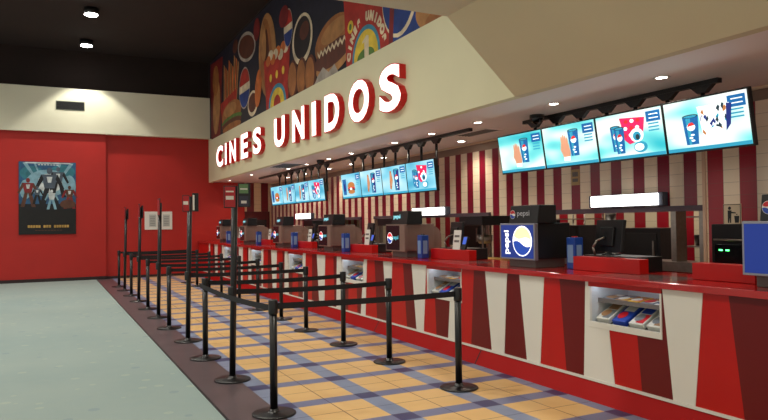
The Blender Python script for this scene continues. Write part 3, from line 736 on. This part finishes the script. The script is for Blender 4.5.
# high atrium lamps; all but the two in view, and the low ones, are added fill
def highlight(x, y, z, label, power, r=.16, cone=2.5, blend=.9):
    o = thing('ceiling_light', label, 'ceiling light', (x, y, z), 'atrium ceiling lights')
    MB().cyl((0, 0, 0), (0, 0, -.16), r*1.15).build('can', BLACKP, o)
    MB().lathe([(0, -.175), (r, -.175), (r*.98, -.162), (0, -.161)]).build('lens', mat('atrium_lamp_lens', (255, 255, 250), .4, emit=40), o)
    L = bpy.data.lights.new('atrium_lamp', 'SPOT'); L.energy = power; L.spot_size = cone; L.spot_blend = blend; L.shadow_soft_size = r*.6; L.color = (1, .95, .84)
    l = bpy.data.objects.new('lamp', L); C.objects.link(l); l.parent = o; l.location = (0, 0, -.2)
highlight(1.01, 18.9, ZH, 'bright ceiling lamp high in the dark ceiling, the upper of the two in view', 420)
highlight(1.05, 22.2, ZH, 'bright ceiling lamp close to the ivory band, the lower of the two in view', 420, .16, 1.62, .25)
for i, (x, y) in enumerate(((-3.5, 20.5), (1.0, 15.2), (-3, 16.5), (1.0, 11.4), (-3, 12), (1.0, 8), (-3, 8))):  # unseen lamps, added to fill the hall with light
    highlight(x, y, ZH, 'added fill lamp high in the dark ceiling outside the picture', 420)
for i, (x, y) in enumerate(((2.2, 4.6), (-1.5, 4.6), (2.2, 1.6), (-1.5, 1.6), (-4.5, 3), (2.2, -1))):  # unseen lamps, added to brighten the foreground
    o = thing('ceiling_light', 'added round fill lamp in the low near ceiling outside the picture', 'ceiling light', (x, y, 4.0), 'added near fill lamps')
    MB().lathe([(0, -.02), (.14, -.02), (.15, -.0), (0, -.0)]).build('lens', WLITE, o)
    L = bpy.data.lights.new('near_fill_lamp', 'SPOT'); L.energy = 120; L.spot_size = 2.6; L.spot_blend = .9; L.shadow_soft_size = .15; L.color = (1, .92, .8)
    l = bpy.data.objects.new('lamp', L); C.objects.link(l); l.parent = o; l.location = (0, 0, -.05)

# dome camera, air vents
o = thing('dome_camera', 'small black dome camera under the soffit over the near screens', 'camera', (6.15, 7.47, ZS))
MB().cyl((0, 0, 0), (0, 0, -.05), .1).build('base', BLACKP, o)
MB().lathe([(.085*math.cos(t), -.05-.085*math.sin(t)) for t in [k*PI/2/8 for k in range(9)]]).build('dome', mat('smoked_dome', (12, 12, 14), .1), o)
o = thing('dome_camera', 'small dark dome camera under the soffit above the farthest screens', 'camera', (5.7, 14.7, ZS))
MB().cyl((0, 0, 0), (0, 0, -.05), .09).build('base', BLACKP, o)
MB().lathe([(.08*math.cos(t), -.05-.08*math.sin(t)) for t in [k*PI/2/8 for k in range(9)]]).build('dome', MC['smoked_dome'], o)
def vent(name, label, c, w, d, facing, nsl=7):
    o = thing(name, label, 'air vent', c)
    if facing == 'down':
        MB().box(-w/2, w/2, -d/2, d/2, -.006, 0).build('backing', DGREY, o)
        fr = MB(); fr.box(-w/2-.03, w/2+.03, -d/2-.03, -d/2, -.014, 0).box(-w/2-.03, w/2+.03, d/2, d/2+.03, -.014, 0).box(-w/2-.03, -w/2, -d/2, d/2, -.014, 0).box(w/2, w/2+.03, -d/2, d/2, -.014, 0); fr.build('frame', SOFF, o)
        for k in range(nsl): x = -w/2+w*(k+.5)/nsl; MB().box(x-.012, x+.012, -d/2, d/2, -.012, -.007).build('slat', GREYP, o)
    else:
        MB().box(-w/2, w/2, -.006, 0, 0, d).build('backing', mat('vent_black', (20, 22, 20), .6), o)
        MB().box(-w/2-.02, w/2+.02, -.014, 0, -.02, 0).box(-w/2-.02, w/2+.02, -.014, 0, d, d+.02).box(-w/2-.02, -w/2, -.014, 0, 0, d).box(w/2, w/2+.02, -.014, 0, 0, d).build('frame', mat('vent_frame', (96, 100, 88), .5), o)
        for k in range(nsl): z = d*(k+.5)/nsl; MB().box(-w/2, w/2, -.013, -.007, z-.008, z+.008).build('slat', DGREY, o)
vent('air_vent', 'dark rectangular air vent in the ivory wall band under the atrium lamps', (.63, YB-.22, 5.36), .78, .24, 'front', 5)
vent('air_vent', 'square slatted air vent in the soffit above the farthest screens', (5.4, 16.3, ZS), .55, 1.2, 'down')
vent('air_vent', 'dark air vent in the soffit right of the middle screens', (6.4, 9.3, ZS), .3, .9, 'down', 5)

# ------------------------------------------------------------------ things on the walls
po = thing('movie_poster', 'dark blue movie poster with armoured figures on the red wall', 'poster', (0, YB-.12, 1.45))
MB().box(-.805, .785, -.025, 0, .015, 2.255).build('backing', BLACKP, po, .003)
PC = [mat('poster_'+n_, c, .35, noise=.3, nscale=6) for n_, c in (('night', (14, 16, 24)), ('blue', (36, 82, 120)), ('mist', (120, 160, 176)), ('steel', (70, 82, 96)), ('red', (120, 30, 34)), ('gold', (176, 140, 70)), ('dark', (10, 10, 12)), ('pale', (196, 204, 204)), ('brown', (84, 50, 36)), ('teal', (44, 110, 124)))]
pm = MB(); pl_ = [0]
def pp(pts, mi): pl_[0] += 1; pm.add([(u, -.0255-.0002*pl_[0], v) for u, v in pts], [list(range(len(pts)))], mi)
def pe(u, v, a, b, mi, n=16): pp([(u+a*math.cos(2*PI*k/n), v+b*math.sin(2*PI*k/n)) for k in range(n)], mi)
pp([(-.8, .02), (.78, .02), (.78, 2.25), (-.8, 2.25)], 0)
pp([(-.8, .95), (.78, .95), (.78, 2.25), (-.8, 2.25)], 1)
pe(-.45, 1.9, .33, .22, 9); pe(.4, 1.95, .36, .22, 9); pe(0, 1.6, .62, .42, 2); pe(.6, 1.5, .18, .35, 2); pe(-.62, 1.4, .16, .3, 2); pe(.05, 1.6, .35, .3, 7)
for a_, b_ in ((-.7, -.58), (-.4, -.34), (.3, .38), (.6, .72)): pp([(a_, 2.22), (b_, 2.22), (b_*.4, 1.6), (a_*.4, 1.6)], 2)
pp([(-.7, 2.2), (.7, 2.2), (.6, 2.235), (-.6, 2.235)], 7)
for k in range(7): pp([(-.28+.085*k, 2.15), (-.22+.085*k, 2.15), (-.22+.085*k, 2.18), (-.28+.085*k, 2.18)], 7)
def fig(u, v, s, a, b):
    pe(u, v+.72*s, .07*s, .09*s, a)
    pp([(u-.2*s, v+.62*s), (u+.2*s, v+.62*s), (u+.12*s, v+.25*s), (u-.12*s, v+.25*s)], a)
    pp([(u-.12*s, v+.25*s), (u, v+.25*s), (u-.12*s, v-.3*s), (u-.26*s, v-.3*s)], b); pp([(u, v+.25*s), (u+.12*s, v+.25*s), (u+.26*s, v-.3*s), (u+.12*s, v-.3*s)], b)
    pp([(u-.2*s, v+.62*s), (u-.14*s, v+.5*s), (u-.3*s, v+.2*s), (u-.36*s, v+.24*s)], b); pp([(u+.2*s, v+.62*s), (u+.14*s, v+.5*s), (u+.3*s, v+.2*s), (u+.36*s, v+.24*s)], b)
    pp([(u-.07*s, v+.56*s), (u+.07*s, v+.56*s), (u+.04*s, v+.4*s), (u-.04*s, v+.4*s)], 7)
fig(.28, 1.42, .85, 3, 0); fig(.04, 1.15, 1.15, 3, 0); fig(-.55, 1.1, .8, 4, 8); fig(-.3, 1.1, .5, 3, 6); fig(.1, .95, .55, 7, 2); fig(.6, 1.0, .65, 8, 4)
pe(.55, .95, .22, .14, 8)
pp([(-.8, .02), (.78, .02), (.78, .78), (-.8, .78)], 6)
for k in range(16):
    if k in (5, 9): continue
    pp([(-.56+.072*k, .22), (-.5+.072*k, .22), (-.5+.072*k, .3), (-.56+.072*k, .3)], 5)
for k in range(9): pp([(-.36+.085*k, .13), (-.29+.085*k, .13), (-.29+.085*k, .15), (-.36+.085*k, .15)], 8)
pm.build('printed_sheet', PC, po)

nb = thing('notice_board', 'white notice board with two grey printed columns behind the queue posts', 'notice board', (2.85, YB+.02, 1.56))
MB().box(0, .88, -.02, 0, 0, .6).build('board', WHITE, nb, .003)
for cx in (.14, .58):
    ms = MB().box(cx, cx+.22, -.022, -.021, .1, .5, 0)
    for k in range(6): ms.box(cx+.03, cx+.19, -.024, -.023, .14+.055*k, .16+.055*k, 1)
    ms.build('printed_sheet', [mat('grey_print_sheet', (186, 190, 184), .6), mat('grey_print_line', (120, 124, 120), .6)], nb)

lt = thing('litter_sign', 'small white sign of a person using a bin on the striped pier', 'sign', (XW-.06, 5.2, 1.6))
MB().box(-.01, 0, -.115, .115, 0, .25).build('plate', mat('ivory_plate', (214, 196, 168), .5), lt, .002)
g = MB(); x = -.012
def lq(pts): g.add([(x, -u, v) for u, v in pts], [list(range(len(pts)))])
for a, b, c, d in ((-.11, .11, .005, .012), (-.11, .11, .238, .245), (-.11, -.103, .012, .238), (.103, .11, .012, .238)): lq([(a, c), (b, c), (b, d), (a, d)])
lq([(-.03+.02*math.cos(k*PI/6), .2+.02*math.sin(k*PI/6)) for k in range(12)])
lq([(-.055, .09), (-.01, .09), (-.005, .175), (-.055, .175)]); lq([(-.01, .16), (.05, .15), (.05, .138), (-.01, .14)])
lq([(-.055, .03), (-.038, .03), (-.03, .09), (-.055, .09)]); lq([(-.028, .03), (-.012, .03), (-.01, .09), (-.03, .09)])
lq([(.035, .03), (.085, .03), (.092, .11), (.028, .11)]); lq([(.055, .12), (.068, .12), (.068, .133), (.055, .133)])
g.build('pictogram', BLACKP, lt)
ns = thing('notice_plate', 'tiny beige notice plate on a cream stripe under the near screens', 'sign', (XW, 7.86, 2.22))
MB().box(-.008, 0, -.09, .09, 0, .24).build('plate', mat('beige_plate', (176, 146, 100), .5), ns)
MB().box(-.01, -.0085, -.06, .06, .05, .1).box(-.01, -.0085, -.06, .06, .13, .2).build('print', GREYP, ns)

# ------------------------------------------------------------------ things behind the counter
def backbar(y0, y1, label, leds=False):
    r = thing('back_bar_oven', label, 'kitchen machine', (6.55, (y0+y1)/2, 0), 'black machines along the striped wall')
    h = (y1-y0)/2
    MB().box(0, .55, -h, h, 0, .95).build('cabinet', BROWNM, r, .006)
    MB().box(.02, .55, -h+.03, h-.03, .95, 1.62).build('oven_body', BLACKP, r, .01)
    MB().box(.0, .02, -h+.08, h-.08, 1.05, 1.4).build('door', mat('dark_oven_glass', (18, 18, 22), .1), r, .004)
    MB().cyl((-.03, -h+.1, 1.45), (-.03, h-.1, 1.45), .012, n=10).build('handle', STEEL, r)
    if leds:
        for q in (.18, .10): MB().box(-.006, 0, q-.03, q+.01, 1.33, 1.345).build('green_indicator', mat('green_led', (80, 255, 120), .4, emit=5), r)
backbar(4.42, 5.08, 'black oven with two green lights under the litter sign', True)
backbar(3.1, 4.38, 'black cabinet machine right of the oven below the litter sign')
def popper(x, y, label):
    r = thing('popcorn_machine', label, 'popcorn machine', (x, y, 0), 'popcorn machines behind the counter')
    MB().box(0, .6, -.35, .35, 0, .95).build('cabinet', STEEL, r, .006)
    MB().box(.02, .58, -.33, .33, .95, 1.05).build('tray', mat('popcorn_yellow_tray', (190, 150, 80), .5), r)
    for a in (.03, .55):
        for b in (-.32, .3): MB().box(a, a+.025, b, b+.025, 1.05, 1.62).build('corner_post', STEEL, r)
    MB().box(0, .6, -.35, .35, 1.62, 1.78).build('hood', DGREY, r, .01)
    MB().lathe([(0, 1.3), (.1, 1.3), (.13, 1.35), (.14, 1.45), (0, 1.46)], (.3, 0, 0)).build('kettle', STEEL, r)
    MB().cyl((.3, 0, 1.46), (.3, 0, 1.62), .012, n=8).build('kettle_rod', STEEL, r)
popper(6.5, 9.7, 'steel popcorn machine with dark hood against the striped pier')
popper(6.5, 13.0, 'steel popcorn machine behind the middle registers')
popper(6.5, 17.8, 'steel popcorn machine behind the farthest registers')
def soda_tower(x, y, label, h=1.55):
    r = thing('ice_machine', label, 'kitchen machine', (x, y, 0), 'dark kitchen machines')
    MB().box(0, .6, -.4, .4, 0, h).build('body', DGREY, r, .01)
    MB().box(-.012, 0, -.34, .34, h-.6, h-.08).build('door', BLACKP, r, .004)
    MB().box(-.03, -.012, -.3, -.27, h-.5, h-.2).build('handle', STEEL, r)
soda_tower(8.4, 7.75, 'dark kitchen machine seen through the near pass opening'); soda_tower(8.6, 10.9, 'dark machine through the middle pass opening', 1.7)
soda_tower(8.3, 12.4, 'tall dark machine left in the middle pass opening', 1.75); soda_tower(8.2, 9.3, 'dark fridge behind the near pass opening', 1.6)
for k, (x, y) in enumerate(((7.75, 5.98), (8.9, 9.9))):
    r = thing('steel_shelving', ['steel rack of pans right in the near pass opening', 'steel rack deep in the kitchen'][k], 'shelving', (x, y, 0))
    for a in (0, .45):
        for b in (-.4, .4): MB().cyl((a, b, 0), (a, b, 1.8), .015, n=8).build('upright', STEEL, r)
    for z in (.4, .85, 1.3, 1.7): MB().box(-.02, .47, -.42, .42, z, z+.02).build('shelf', STEEL, r)
for k, (x, y, z) in enumerate(((7.9, 6.2, 1.321), (7.95, 5.96, 1.321), (7.9, 5.72, 1.321), (7.9, 6.1, .871))):
    p = MB().lathe([(0, 0), (.1, 0), (.11, .14), (.115, .145), (.105, .145), (.095, .01), (0, .01)]).build('steel_pot', mat('dull_pot', (90, 84, 84), .35, metal=.8), loc=(x, y, z))
    tag(p, ['steel pot at the left end of the upper rack shelf', 'steel pot in the middle of the upper rack shelf', 'steel pot at the right end of the upper rack shelf', 'steel pot on the lower rack shelf'][k], 'pot', 'pots on the steel rack')
o = thing('cup_tube', 'upright pale steel cup tube behind the nearest register', 'cup dispenser', (7.24, 7.2, 1.06))
MB().cyl((0, 0, 0), (0, 0, .7), .075, n=24).build('tube', STEEL, o)
MB().lathe([(.04, .7), (.078, .7), (.078, .73), (.0, .74)]).build('cap', WHITE, o)
MB().box(-.09, .09, -.09, .09, 0, .02).build('foot', STEEL, o)
# lamp in the kitchen ceiling
for k, y in enumerate((5.8, 8, 11, 13.5, 17.5)):
    o = thing('kitchen_light', 'kitchen ceiling lamp seen only by its glow through the pass openings', 'ceiling light', (8.5, y, ZS), 'kitchen lamps')
    MB().box(-.3, .3, -.08, .08, -.04, 0).build('housing', WHITE, o, .005)
    L = bpy.data.lights.new('kitchen_lamp', 'AREA'); L.shape = 'RECTANGLE'; L.size = .55; L.size_y = .14; L.energy = 20; L.color = (1, .9, .75)
    l = bpy.data.objects.new('lamp', L); C.objects.link(l); l.parent = o; l.location = (0, 0, -.05)

# ------------------------------------------------------------------ world + view
w = bpy.data.worlds.new('world'); bpy.context.scene.world = w; w.use_nodes = True
w.node_tree.nodes['Background'].inputs[0].default_value = (1, .95, .88, 1)
w.node_tree.nodes['Background'].inputs[1].default_value = .5
vs_ = bpy.context.scene.view_settings
vs_.view_transform = 'Standard'; vs_.look = 'None'; vs_.gamma = 1; vs_.exposure = .3; vs_.use_curve_mapping = False
